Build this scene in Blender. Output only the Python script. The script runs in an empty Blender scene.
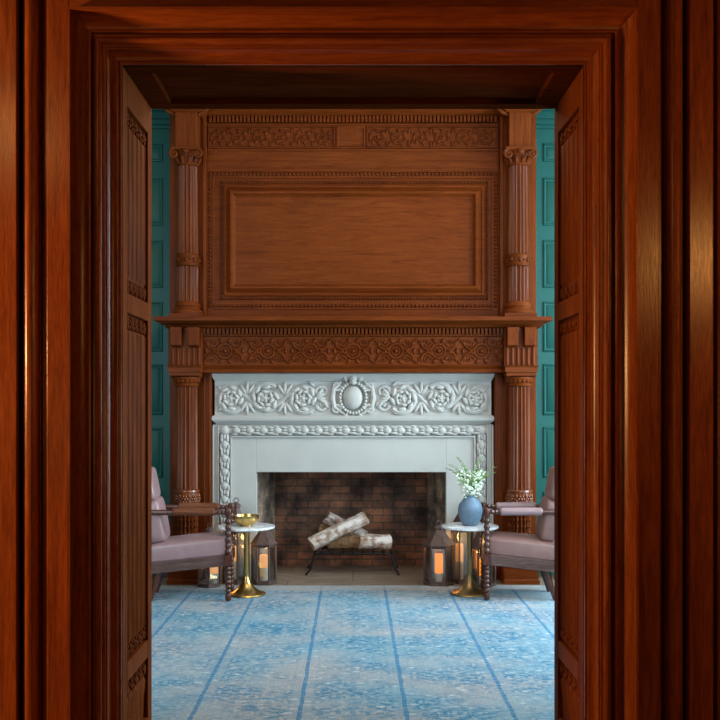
import bpy, math, random
from mathutils import Vector, Matrix
random.seed(7)
PI = math.pi
sc = bpy.context.scene
COL = sc.collection

# ------------------------------------------------------------------ mesh builder
_t = (1 + 5 ** .5) / 2
def _ico():
    v = [(-1,_t,0),(1,_t,0),(-1,-_t,0),(1,-_t,0),(0,-1,_t),(0,1,_t),(0,-1,-_t),(0,1,-_t),(_t,0,-1),(_t,0,1),(-_t,0,-1),(-_t,0,1)]
    f = [(0,11,5),(0,5,1),(0,1,7),(0,7,10),(0,10,11),(1,5,9),(5,11,4),(11,10,2),(10,7,6),(7,1,8),(3,9,4),(3,4,2),(3,2,6),(3,6,8),(3,8,9),(4,9,5),(2,4,11),(6,2,10),(8,6,7),(9,8,1)]
    v = [Vector(p).normalized() for p in v]
    mid = {}; nf = []
    def m(a, b):
        k = (min(a, b), max(a, b))
        if k not in mid:
            v.append(((v[a] + v[b]) / 2).normalized()); mid[k] = len(v) - 1
        return mid[k]
    for a, b, c in f:
        x, y, z = m(a, b), m(b, c), m(c, a)
        nf += [(a, x, z), (b, y, x), (c, z, y), (x, y, z)]
    return v, nf
ICO_V, ICO_F = _ico()

class MB:
    def __init__(s): s.v = []; s.f = []
    def add(s, vs, fs):
        n = len(s.v); s.v += [tuple(p) for p in vs]; s.f += [tuple(i + n for i in q) for q in fs]
    def box(s, x0, x1, y0, y1, z0, z1):
        s.add([(x0,y0,z0),(x1,y0,z0),(x1,y1,z0),(x0,y1,z0),(x0,y0,z1),(x1,y0,z1),(x1,y1,z1),(x0,y1,z1)],
              [(0,3,2,1),(4,5,6,7),(0,1,5,4),(1,2,6,5),(2,3,7,6),(3,0,4,7)])
    def loft(s, levels):      # levels: (z, x0, x1, y0, y1)
        vs = []; fs = []
        for z, x0, x1, y0, y1 in levels: vs += [(x0,y0,z),(x1,y0,z),(x1,y1,z),(x0,y1,z)]
        for i in range(len(levels) - 1):
            a = 4 * i
            for k in range(4): fs.append((a + k, a + (k + 1) % 4, a + 4 + (k + 1) % 4, a + 4 + k))
        fs.append((3, 2, 1, 0)); a = 4 * (len(levels) - 1); fs.append((a, a + 1, a + 2, a + 3))
        s.add(vs, fs)
    def lathe(s, prof, cx=0, cy=0, seg=32, flutes=0, depth=0, cz=0):
        # prof: (r, z[, fluted 0..1]); solid of revolution, capped
        if flutes: seg = flutes * 6
        vs = []; fs = []
        for p in prof:
            r, z = p[0], p[1]; w = p[2] if len(p) > 2 else 0
            for k in range(seg):
                a = 2 * PI * k / seg; rr = r
                if flutes and w:
                    c = abs(math.sin(flutes * a / 2)); rr = r - depth * w * (c ** .8)
                vs.append((cx + rr * math.cos(a), cy + rr * math.sin(a), cz + z))
        n = len(prof)
        for i in range(n - 1):
            for k in range(seg):
                fs.append((i * seg + k, i * seg + (k + 1) % seg, (i + 1) * seg + (k + 1) % seg, (i + 1) * seg + k))
        fs.append(tuple(reversed(range(seg)))); fs.append(tuple(range((n - 1) * seg, n * seg)))
        s.add(vs, fs)
    def ell(s, c, r, rot=None):
        c = Vector(c); vs = []
        for p in ICO_V:
            q = Vector((p.x * r[0], p.y * r[1], p.z * r[2]))
            if rot: q = rot @ q
            vs.append(c + q)
        s.add(vs, ICO_F)
    def tube(s, pts, rad, seg=8, cap=True):
        pts = [Vector(p) for p in pts]; n = len(pts)
        if not isinstance(rad, (list, tuple)): rad = [rad] * n
        vs = []; fs = []; up = None
        for i, p in enumerate(pts):
            d = (pts[min(i + 1, n - 1)] - pts[max(i - 1, 0)]).normalized()
            if up is None:
                up = Vector((0, 0, 1)) if abs(d.z) < .9 else Vector((0, 1, 0))
            up = (up - d * up.dot(d)).normalized(); sd = d.cross(up)
            for k in range(seg):
                a = 2 * PI * k / seg
                vs.append(p + (sd * math.cos(a) + up * math.sin(a)) * rad[i])
        for i in range(n - 1):
            for k in range(seg):
                fs.append((i * seg + k, i * seg + (k + 1) % seg, (i + 1) * seg + (k + 1) % seg, (i + 1) * seg + k))
        if cap: fs.append(tuple(reversed(range(seg)))); fs.append(tuple(range((n - 1) * seg, n * seg)))
        s.add(vs, fs)
    def supell(s, c, h, e=.35, M=None, crown=0, nu=40, nv=20):
        def sp(x, p): return math.copysign(abs(x) ** p, x)
        vs = []; fs = []; c = Vector(c)
        for j in range(nv + 1):
            v = -PI / 2 + PI * j / nv
            for i in range(nu):
                u = 2 * PI * i / nu
                x = sp(math.cos(v), e) * sp(math.cos(u), e); y = sp(math.cos(v), e) * sp(math.sin(u), e); z = sp(math.sin(v), e)
                p = Vector((x * h[0], y * h[1], z * h[2] + (crown * (1 - x * x) * (1 - y * y) if z > 0 else 0)))
                if M: p = M @ p
                vs.append(c + p)
        for j in range(nv):
            for i in range(nu):
                fs.append((j * nu + i, j * nu + (i + 1) % nu, (j + 1) * nu + (i + 1) % nu, (j + 1) * nu + i))
        s.add(vs, fs)
    def xform(s, M):
        s.v = [tuple(M @ Vector(p)) for p in s.v]; return s
    def build(s, name, mat, parent=None, bevel=0, ang=35, smooth=True):
        me = bpy.data.meshes.new(name)
        off = Vector((0, 0, 0)); q = parent
        while q is not None: off += q.location; q = q.parent
        me.from_pydata([(p[0] - off.x, p[1] - off.y, p[2] - off.z) for p in s.v] if parent is not None else s.v, [], s.f)
        me.update(); me.materials.append(mat)
        if smooth:
            me.polygons.foreach_set('use_smooth', [True] * len(me.polygons))
            me.set_sharp_from_angle(angle=math.radians(ang))
        o = bpy.data.objects.new(name, me); COL.objects.link(o)
        if parent is not None: o.parent = parent
        if bevel:
            b = o.modifiers.new('bevel', 'BEVEL'); b.width = bevel; b.segments = 2; b.limit_method = 'ANGLE'; b.angle_limit = math.radians(40)
            b.harden_normals = True
        return o

def tag(o, label=None, cat=None, group=None, kind=None):
    if label: o['label'] = label
    if cat: o['category'] = cat
    if group: o['group'] = group
    if kind: o['kind'] = kind
    return o
def thing(name, label, cat, loc=(0, 0, 0), group=None):
    o = bpy.data.objects.new(name, None); o.empty_display_size = .1; COL.objects.link(o); o.location = loc
    return tag(o, label, cat, group)
def struct_root(name, loc=(0, 0, 0)):
    o = bpy.data.objects.new(name, None); COL.objects.link(o); o.location = loc; o['kind'] = 'structure'; return o
def copy_tree(o, parent=None):
    c = o.copy(); COL.objects.link(c)
    if parent is not None: c.parent = parent
    for ch in list(o.children): copy_tree(ch, c)
    return c

# ------------------------------------------------------------------ materials
def mat_new(name):
    m = bpy.data.materials.new(name); m.use_nodes = True
    nt = m.node_tree; b = nt.nodes['Principled BSDF']
    return m, nt, b
def N(nt, t, **kw):
    n = nt.nodes.new(t)
    for k, v in kw.items(): setattr(n, k, v)
    return n
def ramp(nt, stops):
    r = N(nt, 'ShaderNodeValToRGB'); e = r.color_ramp.elements
    while len(e) < len(stops): e.new(.5)
    for i, (p, c) in enumerate(stops): e[i].position = p; e[i].color = (*c, 1)
    return r
def noise(nt, vec, scale, detail=4, rough=.55, dist=0):
    n = N(nt, 'ShaderNodeTexNoise'); n.inputs['Scale'].default_value = scale; n.inputs['Detail'].default_value = detail
    n.inputs['Roughness'].default_value = rough; n.inputs['Distortion'].default_value = dist
    if vec is not None: nt.links.new(vec, n.inputs['Vector'])
    return n
def mapping(nt, scale, coord='Object'):
    t = N(nt, 'ShaderNodeTexCoord'); m = N(nt, 'ShaderNodeMapping'); m.inputs['Scale'].default_value = scale
    nt.links.new(t.outputs[coord], m.inputs['Vector']); return m.outputs['Vector']
def math_n(nt, op, a, b=None, c=None):
    n = N(nt, 'ShaderNodeMath', operation=op)
    for i, x in enumerate((a, b, c)):
        if x is None: continue
        if isinstance(x, (int, float)): n.inputs[i].default_value = x
        else: nt.links.new(x, n.inputs[i])
    return n.outputs[0]
def mixc(nt, fac, a, b, mode='MIX'):
    n = N(nt, 'ShaderNodeMix', data_type='RGBA', blend_type=mode)
    for s, x in ((n.inputs[0], fac), (n.inputs[6], a), (n.inputs[7], b)):
        if isinstance(x, (int, float)): s.default_value = x
        elif isinstance(x, tuple): s.default_value = (*x, 1)
        else: nt.links.new(x, s)
    return n.outputs[2]
def bump(nt, b, h, strength=.2, dist=.01):
    n = N(nt, 'ShaderNodeBump'); n.inputs['Strength'].default_value = strength; n.inputs['Distance'].default_value = dist
    nt.links.new(h, n.inputs['Height']); nt.links.new(n.outputs[0], b.inputs['Normal'])

def wood(name, dark, mid, light, grain='Z', rough=.42, coat=.0, fine=1.0, spec=.07):
    m, nt, b = mat_new(name)
    k = 1.1; a_ = 13; sv = {'Z': (a_, a_, k), 'X': (k, a_, a_), 'Y': (a_, k, a_)}[grain]
    v = mapping(nt, sv)
    n1 = noise(nt, v, 2.2, 8, .6, 1.2)
    n2 = noise(nt, v, 14 * fine, 5, .6, .2)
    s = math_n(nt, 'ADD', math_n(nt, 'MULTIPLY', n1.outputs[0], .65), math_n(nt, 'MULTIPLY', n2.outputs[0], .35))
    r = ramp(nt, [(.34, dark), (.5, mid), (.66, light)]); nt.links.new(s, r.inputs[0])
    # broad figure flecks
    v2 = mapping(nt, (1.3, 1.3, 1.3)); n3 = noise(nt, v2, 2.0, 3)
    f = math_n(nt, 'MULTIPLY_ADD', n3.outputs[0], .5, .75)
    c = mixc(nt, 1.0, r.outputs[0], f, 'MULTIPLY')
    nt.links.new(c, b.inputs['Base Color'])
    b.inputs['Roughness'].default_value = rough
    rr = math_n(nt, 'MULTIPLY_ADD', n2.outputs[0], .25, rough - .1); nt.links.new(rr, b.inputs['Roughness'])
    b.inputs['Specular IOR Level'].default_value = spec; b.inputs['Coat Weight'].default_value = coat; b.inputs['Coat Roughness'].default_value = .22
    bump(nt, b, n2.outputs[0], .12, .004)
    return m
def simple(name, col, rough=.5, metal=0, var=.0, scale=20, bmp=0, spec=None):
    m, nt, b = mat_new(name)
    b.inputs['Base Color'].default_value = (*col, 1); b.inputs['Roughness'].default_value = rough; b.inputs['Metallic'].default_value = metal
    if spec is not None: b.inputs['Specular IOR Level'].default_value = spec
    n = noise(nt, mapping(nt, (1, 1, 1)), scale, 5)
    lo = tuple(max(0, x * (1 - var)) for x in col); hi = tuple(min(1, x * (1 + var)) for x in col)
    r = ramp(nt, [(.3, lo), (.7, hi)]); nt.links.new(n.outputs[0], r.inputs[0]); nt.links.new(r.outputs[0], b.inputs['Base Color'])
    if bmp: bump(nt, b, n.outputs[0], bmp, .004)
    return m

FD, FM, FL = (.078, .0145, .0023), (.122, .0250, .0038), (.160, .0365, .0062)
wood_v = wood('oak_panelling_vertical', FD, FM, FL, 'Z')
wood_h = wood('oak_panelling_horizontal', FD, FM, FL, 'X')
column_wood = wood('polished_column_oak', FD, FM, FL, 'Z', rough=.33, coat=.0, spec=.22)
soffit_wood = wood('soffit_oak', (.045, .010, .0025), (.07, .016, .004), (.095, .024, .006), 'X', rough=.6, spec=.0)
wood_carved = wood('oak_carving', tuple(.8 * x for x in FD), tuple(.82 * x for x in FM), tuple(.85 * x for x in FL), 'X', rough=.4)
ND, NM, NL = (.11, .021, .0042), (.185, .042, .0078), (.26, .068, .013)
near_v = wood('stained_oak_casing_vertical', ND, NM, NL, 'Z', rough=.26, coat=.0, spec=.33)
near_h = wood('stained_oak_casing_horizontal', ND, NM, NL, 'X', rough=.33, coat=.0, spec=.3)
jamb_m = wood('oak_jamb', (.080, .017, .0032), (.135, .033, .0058), (.185, .050, .010), 'Z', rough=.55, spec=.02)
dark_wood = wood('walnut_chair_wood', (.035, .009, .005), (.075, .020, .010), (.12, .036, .018), 'Z', rough=.24, coat=.2, spec=.5)
grey_wood = wood('weathered_seat_rail', (.06, .035, .03), (.11, .065, .055), (.17, .11, .095), 'X', rough=.35)
leather_l = simple('mauve_leather', (.31, .195, .195), .34, 0, .10, 12, .05)
leather_r = simple('dusty_pink_leather', (.225, .118, .10), .40, 0, .10, 12, .05)
brass = simple('polished_brass', (.55, .36, .12), .27, 1, .12, 9)
old_brass = simple('antique_brass', (.30, .20, .085), .36, 1, .2, 9)
gilt = wood('polished_carving', FM, FL, tuple(1.4 * x for x in FL), 'Z', rough=.25, coat=.5, spec=.5)
marble, nt, b = mat_new('white_marble')
nz = noise(nt, mapping(nt, (1, 1, 1)), 7, 8, .6, 1.5); r = ramp(nt, [(.40, (.80, .80, .80)), (.5, (.52, .53, .55)), (.56, (.82, .82, .81))])
nt.links.new(nz.outputs[0], r.inputs[0]); nt.links.new(r.outputs[0], b.inputs['Base Color']); b.inputs['Roughness'].default_value = .2
limestone = simple('carved_limestone', (.43, .42, .385), .8, 0, .05, 5, .15)
green = simple('teal_green_paint', (.004, .070, .056), .45, 0, .06, 3, .02, .25)
plaster = simple('white_plaster', (.72, .71, .68), .9, 0, .02, 5)
iron = simple('black_iron', (.012, .011, .011), .55, .6, .2, 30)
rust = simple('rusted_lantern_metal', (.105, .062, .050), .55, .35, .35, 35, .15)
vase_m = simple('blue_grey_glaze', (.12, .195, .27), .55, 0, .12, 26, .2)
leaf_m = simple('green_leaf', (.16, .30, .06), .55, 0, .35, 60)
petal_m = simple('white_petal', (.80, .86, .70), .6, 0, .08, 60)
stem_m = simple('green_stem', (.13, .26, .07), .55, 0, .2, 40)

# limestone mottle stays as is; birch bark
birch, nt, b = mat_new('birch_bark')
v = mapping(nt, (2.5, 26, 26)); n1 = noise(nt, v, 1.6, 4, .6); n2 = noise(nt, mapping(nt, (1, 1, 1)), 14, 5)
r1 = ramp(nt, [(.33, (.03, .022, .018)), (.40, (.45, .37, .31)), (.55, (.70, .64, .58))]); nt.links.new(n1.outputs[0], r1.inputs[0])
r2 = ramp(nt, [(.40, (.50, .34, .24)), (.56, (1, 1, 1))]); nt.links.new(n2.outputs[0], r2.inputs[0])
nt.links.new(mixc(nt, 1.0, r1.outputs[0], r2.outputs[0], 'MULTIPLY'), b.inputs['Base Color']); b.inputs['Roughness'].default_value = .8
bump(nt, b, n1.outputs[0], .5, .01)
bark_brown = simple('brown_split_wood', (.36, .19, .09), .85, 0, .5, 22, .6)
log_end = simple('log_end_grain', (.42, .27, .15), .85, 0, .25, 30, .3)

# brick lining
def brick_mat(name, c1, c2, c3):
    m, nt, b = mat_new(name)
    tc = N(nt, 'ShaderNodeTexCoord'); sx = N(nt, 'ShaderNodeSeparateXYZ'); nt.links.new(tc.outputs['Object'], sx.inputs[0])
    cx = N(nt, 'ShaderNodeCombineXYZ'); nt.links.new(math_n(nt, 'ADD', sx.outputs[0], sx.outputs[1]), cx.inputs[0]); nt.links.new(sx.outputs[2], cx.inputs[1])
    bt = N(nt, 'ShaderNodeTexBrick'); nt.links.new(cx.outputs[0], bt.inputs['Vector'])
    bt.inputs['Scale'].default_value = 1; bt.inputs['Brick Width'].default_value = .20; bt.inputs['Row Height'].default_value = .068; bt.inputs['Mortar Size'].default_value = .006
    bt.inputs['Color1'].default_value = c1; bt.inputs['Color2'].default_value = c2; bt.inputs['Mortar'].default_value = c3
    bt.inputs['Bias'].default_value = -.1
    n1 = noise(nt, tc.outputs['Object'], 3.5, 6, .65)
    r = ramp(nt, [(.36, (.18, .17, .17)), (.50, (.8, .77, .74)), (.64, (1.8, 1.6, 1.35))]); nt.links.new(n1.outputs[0], r.inputs[0])
    nt.links.new(mixc(nt, 1.0, bt.outputs['Color'], r.outputs[0], 'MULTIPLY'), b.inputs['Base Color']); b.inputs['Roughness'].default_value = .85
    bump(nt, b, math_n(nt, 'SUBTRACT', 1, bt.outputs['Fac']), .6, .006)
    return m
brick = brick_mat('sooty_firebrick', (.24, .105, .058, 1), (.095, .055, .038, 1), (.075, .055, .042, 1))
brick_pale = brick_mat('worn_pale_firebrick', (.38, .27, .19, 1), (.20, .14, .10, 1), (.30, .25, .20, 1))

# hearth stone: large slabs
hearth_m, nt, b = mat_new('worn_hearth_stone')
tc = N(nt, 'ShaderNodeTexCoord'); bt = N(nt, 'ShaderNodeTexBrick'); nt.links.new(tc.outputs['Object'], bt.inputs['Vector'])
bt.inputs['Scale'].default_value = 1; bt.inputs['Brick Width'].default_value = 1.1; bt.inputs['Row Height'].default_value = .48; bt.inputs['Mortar Size'].default_value = .004
bt.inputs['Color1'].default_value = (.26, .20, .15, 1); bt.inputs['Color2'].default_value = (.21, .165, .125, 1); bt.inputs['Mortar'].default_value = (.07, .05, .04, 1)
n1 = noise(nt, mapping(nt, (2.5, 8, 1)), 2, 6, .6); r = ramp(nt, [(.3, (.6, .55, .5)), (.7, (1.15, 1.12, 1.08))]); nt.links.new(n1.outputs[0], r.inputs[0])
nt.links.new(mixc(nt, 1.0, bt.outputs['Color'], r.outputs[0], 'MULTIPLY'), b.inputs['Base Color']); b.inputs['Roughness'].default_value = .55
floor_m = wood('dark_oak_floor', (.05, .020, .009), (.10, .042, .017), (.16, .07, .03), 'X', rough=.35)

# rug
rug_m, nt, b = mat_new('distressed_blue_rug')
tc = N(nt, 'ShaderNodeTexCoord'); sx = N(nt, 'ShaderNodeSeparateXYZ'); nt.links.new(tc.outputs['Object'], sx.inputs[0])
warp = noise(nt, tc.outputs['Object'], 9, 3)
xw = math_n(nt, 'MULTIPLY_ADD', warp.outputs[0], .016, math_n(nt, 'SUBTRACT', sx.outputs[0], .008))
per = .515
u = math_n(nt, 'PINGPONG', math_n(nt, 'ADD', xw, 50 * per), per / 2)          # 0 at band centre .. per/2 at the line
line = math_n(nt, 'GREATER_THAN', u, per / 2 - .011)
marg = math_n(nt, 'GREATER_THAN', u, per / 2 - .055)
guard = math_n(nt, 'MULTIPLY', math_n(nt, 'GREATER_THAN', u, per / 2 - .062), math_n(nt, 'LESS_THAN', u, per / 2 - .050))
vv = math_n(nt, 'PINGPONG', sx.outputs[1], .13)
cb = N(nt, 'ShaderNodeCombineXYZ'); nt.links.new(u, cb.inputs[0]); nt.links.new(vv, cb.inputs[1])
nt.links.new(math_n(nt, 'MULTIPLY', math_n(nt, 'FLOOR', math_n(nt, 'DIVIDE', math_n(nt, 'ADD', xw, 50 * per + per / 2), per)), .0), cb.inputs[2])
orn = noise(nt, cb.outputs[0], 17, 2.5, .5, .6)
vor = N(nt, 'ShaderNodeTexVoronoi'); vor.inputs['Scale'].default_value = 1.0; nt.links.new(mapping(nt, (9, 17, 1)), vor.inputs['Vector'])
vd = ramp(nt, [(.14, (1, 1, 1)), (.26, (0, 0, 0))]); nt.links.new(vor.outputs['Distance'], vd.inputs[0])
o_r = ramp(nt, [(.36, (0, 0, 0)), (.43, (1, 1, 1)), (.56, (1, 1, 1)), (.63, (.15, .15, .15))]); nt.links.new(orn.outputs[0], o_r.inputs[0])
wear = noise(nt, mapping(nt, (1.0, 1.6, 1)), 1.7, 6, .65); w_r = ramp(nt, [(.38, (.12, .12, .12)), (.58, (1, 1, 1))]); nt.links.new(wear.outputs[0], w_r.inputs[0])
fleck = noise(nt, mapping(nt, (17, 34, 1)), 1.0, 5, .75); f_r = ramp(nt, [(.40, (.05, .05, .05)), (.53, (1, 1, 1))]); nt.links.new(fleck.outputs[0], f_r.inputs[0])
fac = math_n(nt, 'MULTIPLY', math_n(nt, 'MULTIPLY', o_r.outputs[0], w_r.outputs[0]), f_r.outputs[0])
fac = math_n(nt, 'MULTIPLY', fac, math_n(nt, 'SUBTRACT', .9, math_n(nt, 'MULTIPLY', marg, .35)))
base_n = noise(nt, mapping(nt, (.8, 1.1, 1)), 1.4, 4); base_r = ramp(nt, [(.38, (.37, .37, .36)), (.58, (.25, .37, .42))]); nt.links.new(base_n.outputs[0], base_r.inputs[0])
c = mixc(nt, fac, base_r.outputs[0], (.026, .175, .30))
c = mixc(nt, math_n(nt, 'MULTIPLY', vd.outputs[0], math_n(nt, 'SUBTRACT', 1.0, math_n(nt, 'MULTIPLY_ADD', f_r.outputs[0], .45, .3))), c, (.62, .65, .66))
c = mixc(nt, math_n(nt, 'MULTIPLY', guard, .12), c, (.10, .25, .42))
c = mixc(nt, math_n(nt, 'MULTIPLY', line, math_n(nt, 'MULTIPLY_ADD', f_r.outputs[0], .35, .5)), c, (.035, .175, .32))
# plain sandy border at the far end
edge = math_n(nt, 'GREATER_THAN', math_n(nt, 'MULTIPLY_ADD', wear.outputs[0], .5, sx.outputs[1]), 1.76)
edge_n = math_n(nt, 'MULTIPLY', edge, math_n(nt, 'MULTIPLY_ADD', fleck.outputs[0], .5, .35))
c = mixc(nt, edge_n, c, (.42, .37, .33))
grit = noise(nt, mapping(nt, (1, 1.6, 1)), 105, 3, .7); gr = math_n(nt, 'MULTIPLY_ADD', grit.outputs[0], 1.5, .20)
c = mixc(nt, 1.0, c, gr, 'MULTIPLY')
nt.links.new(c, b.inputs['Base Color']); b.inputs['Roughness'].default_value = .95; b.inputs['Specular IOR Level'].default_value = .1
bump(nt, b, grit.outputs[0], .5, .006)

# candle wax and glow, lantern glass
wax = simple('ivory_wax', (.72, .60, .46), .6, 0, .05, 15)
def emit(name, col, st):
    m, nt, b = mat_new(name); b.inputs['Base Color'].default_value = (.25 * col[0], .25 * col[1], .25 * col[2], 1)
    b.inputs['Emission Color'].default_value = (*col, 1); b.inputs['Emission Strength'].default_value = st; return m
glow = emit('lit_flameless_candle', (1.0, .24, .0), 1.35)
glow_soft = emit('lit_wax', (1.0, .42, .12), .85)
glass = bpy.data.materials.new('lantern_glass'); glass.use_nodes = True; nt = glass.node_tree; nt.nodes.clear()
out = N(nt, 'ShaderNodeOutputMaterial'); mx = N(nt, 'ShaderNodeMixShader'); tr = N(nt, 'ShaderNodeBsdfTransparent'); gl = N(nt, 'ShaderNodeBsdfGlossy')
gl.inputs['Roughness'].default_value = .08; tr.inputs['Color'].default_value = (.93, .95, .95, 1); fr = N(nt, 'ShaderNodeFresnel'); fr.inputs[0].default_value = 1.45
nt.links.new(math_n(nt, 'MULTIPLY_ADD', fr.outputs[0], .55, .09), mx.inputs[0]); nt.links.new(tr.outputs[0], mx.inputs[1]); nt.links.new(gl.outputs[0], mx.inputs[2]); nt.links.new(mx.outputs[0], out.inputs[0])

# ------------------------------------------------------------------ shared ornament helpers (wall plane XZ, facing -Y)
def spiral(mb, cx, cz, y, r0, turns, a0, sgn, tr, n=30, rend=.12):
    pts = []; rad = []
    for i in range(n + 1):
        t = i / n; a = a0 + sgn * turns * 2 * PI * t; r = r0 * (1 - t) + r0 * rend * t
        pts.append((cx + r * math.cos(a), y, cz + r * math.sin(a))); rad.append(tr * (1 - .45 * t))
    mb.tube(pts, rad, 6)
    mb.ell((cx, y, cz), (r0 * .22, tr * 1.2, r0 * .22))
def leaf(mb, x, z, y, L, w, ang, th=.012):
    mb.ell((x + .5 * L * math.cos(ang), y, z + .5 * L * math.sin(ang)), (L * .5, th, w * .5), Matrix.Rotation(-ang, 3, 'Y'))
def ring(mb, cx, cz, y, r, tr, n=20):
    mb.tube([(cx + r * math.cos(2 * PI * i / n), y, cz + r * math.sin(2 * PI * i / n)) for i in range(n + 1)], tr, 6, False)
def frame_rect(mb, x0, x1, z0, z1, prof, yb):
    """mitred moulding; prof: (inset, forward) from the outer rectangle inward, forward = towards -Y"""
    vs = []; fs = []; n = len(prof)
    for (i, f) in prof:
        vs += [(x0 + i, yb - f, z0 + i), (x1 - i, yb - f, z0 + i), (x1 - i, yb - f, z1 - i), (x0 + i, yb - f, z1 - i)]
    for j in range(n - 1):
        for k in range(4):
            fs.append((4 * j + k, 4 * j + (k + 1) % 4, 4 * j + 4 + (k + 1) % 4, 4 * j + 4 + k))
    mb.add(vs, fs)
def beads(mb, x0, x1, z0, z1, y, step, r):
    for a, b_, hor, fx in ((x0, x1, True, z0), (x0, x1, True, z1), (z0, z1, False, x0), (z0, z1, False, x1)):
        n = max(1, round((b_ - a) / step))
        for i in range(n + 1):
            t = a + (b_ - a) * i / n
            mb.ell((t, y, fx) if hor else (fx, y, t), r if hor else (r[2], r[1], r[0]))

# ================================================================== SETTING
S_ = lambda o: tag(o, kind='structure')
F0, F1 = 3.70, 4.25          # door opening front and rear
OX, OZ = .893, 2.812         # half width, head height
# --- floor, ceiling
m = MB(); m.box(-3.4, 3.4, -1.5, 8.6, -.06, 0); S_(m.build('floor', floor_m, smooth=False))
m = MB(); m.box(-3.4, 3.4, 4.0, 8.6, 4.16, 4.22); S_(m.build('ceiling', plaster, smooth=False))
# --- near wall around the opening, with an added blind recess on each side for fill light
WX0, WX1, WZ0, WZ1 = 1.55, 3.05, .7, 3.5
m = MB()
for q in (-1, 1):
    def bx(xa, xb, *r): m.box(min(q * xa, q * xb), max(q * xa, q * xb), *r)
    bx(OX + .05, 3.4, F0 - .03, 3.85, 0, 4.16)
    bx(OX + .05, WX0, 3.85, F1, 0, 4.16); bx(WX1, 3.4, 3.85, F1, 0, 4.16); bx(WX0, WX1, 3.85, F1, 0, WZ0); bx(WX0, WX1, 3.85, F1, WZ1, 4.16)
m.box(-OX - .05, OX + .05, F0 - .03, F1, OZ + .06, 4.16)
S_(m.build('wall_front', near_v, smooth=False))

# --- casing swept round the opening with mitres
def arc(u0, w0, u1, w1, kind, n=8):
    pts = []
    for i in range(1, n + 1):
        t = i / n * PI / 2
        if kind == 'cove': pts.append((u0 + (u1 - u0) * (1 - math.cos(t)), w0 + (w1 - w0) * math.sin(t)))   # rises first
        else: pts.append((u0 + (u1 - u0) * math.sin(t), w0 + (w1 - w0) * (1 - math.cos(t))))                # runs first
    return pts
prof = [(0, -.02), (0, 0), (.010, 0), (.011, .012)] + arc(.011, .012, .040, .040, 'run') + [(.041, .048), (.047, .048), (.048, .055), (.056, .055)]
for i in range(9):
    t = PI * i / 8; prof.append((.071 - .014 * math.cos(t), .055 + .016 * math.sin(t)))
prof += [(.086, .042), (.100, .042), (.101, .062), (.107, .062)] + arc(.108, .050, .160, .120, 'run', 10) + [(.161, .130), (.170, .130), (.172, .085), (.185, .085)]
m = MB(); n = len(prof); vs = []; fs = []
for u_, w_ in prof:
    y = F0 - w_
    vs += [(-OX - u_, y, 0), (-OX - u_, y, OZ + u_), (OX + u_, y, OZ + u_), (OX + u_, y, 0)]
for j in range(n - 1):
    for k in range(3): fs.append((4 * j + k, 4 * j + k + 1, 4 * j + 5 + k, 4 * j + 4 + k))
mv = MB(); mh = MB()
mv.add(vs, [f for i, f in enumerate(fs) if i % 3 != 1]); mh.add(vs, [f for i, f in enumerate(fs) if i % 3 == 1])
t1 = struct_root('trim_1', (0, F0, 0))
mv.build('side_casing', near_v, t1, ang=18); mh.build('head_casing', near_h, t1, ang=18)
# flat planks outside the casing
WT = 4.16
m = MB()
for s in (-1, 1):
    xs = sorted((s * (OX + .176), s * (OX + .262))); m.box(xs[0], xs[1], F0 - .083, F0, 0, WT)
S_(m.build('trim_2', near_v, bevel=.004))
m = MB(); m.box(-OX - .176, OX + .176, F0 - .083, F0, OZ + .178, WT); S_(m.build('trim_3', near_h, bevel=.003))
# round shafts beside the planks + flat pilaster panels
for idx, s in ((4, -1), (5, 1)):
    m = MB()
    vs = []; fs = []; pr = [(.262, .02), (.292, .02), (.294, .05)]
    for i in range(13):
        t = PI * i / 12; pr.append((.327 - .031 * math.cos(t), .05 + .040 * math.sin(t)))
    pr += [(.360, .05), (.361, .03), (.370, .03), (.371, .09), (.374, .094), (.458, .094), (.462, .09), (.464, .045), (.484, .045), (.486, .07), (.51, .085), (.53, .07), (.535, .05), (1.2, .05)]
    for u_, w_ in pr: vs += [(s * (OX + u_), F0 - w_, 0), (s * (OX + u_), F0 - w_, WT)]
    for j in range(len(pr) - 1): fs.append((2 * j, 2 * j + 1, 2 * j + 3, 2 * j + 2) if s < 0 else (2 * j, 2 * j + 2, 2 * j + 3, 2 * j + 1))
    m.add(vs, fs); S_(m.build('trim_%d' % idx, near_v, ang=17))

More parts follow.
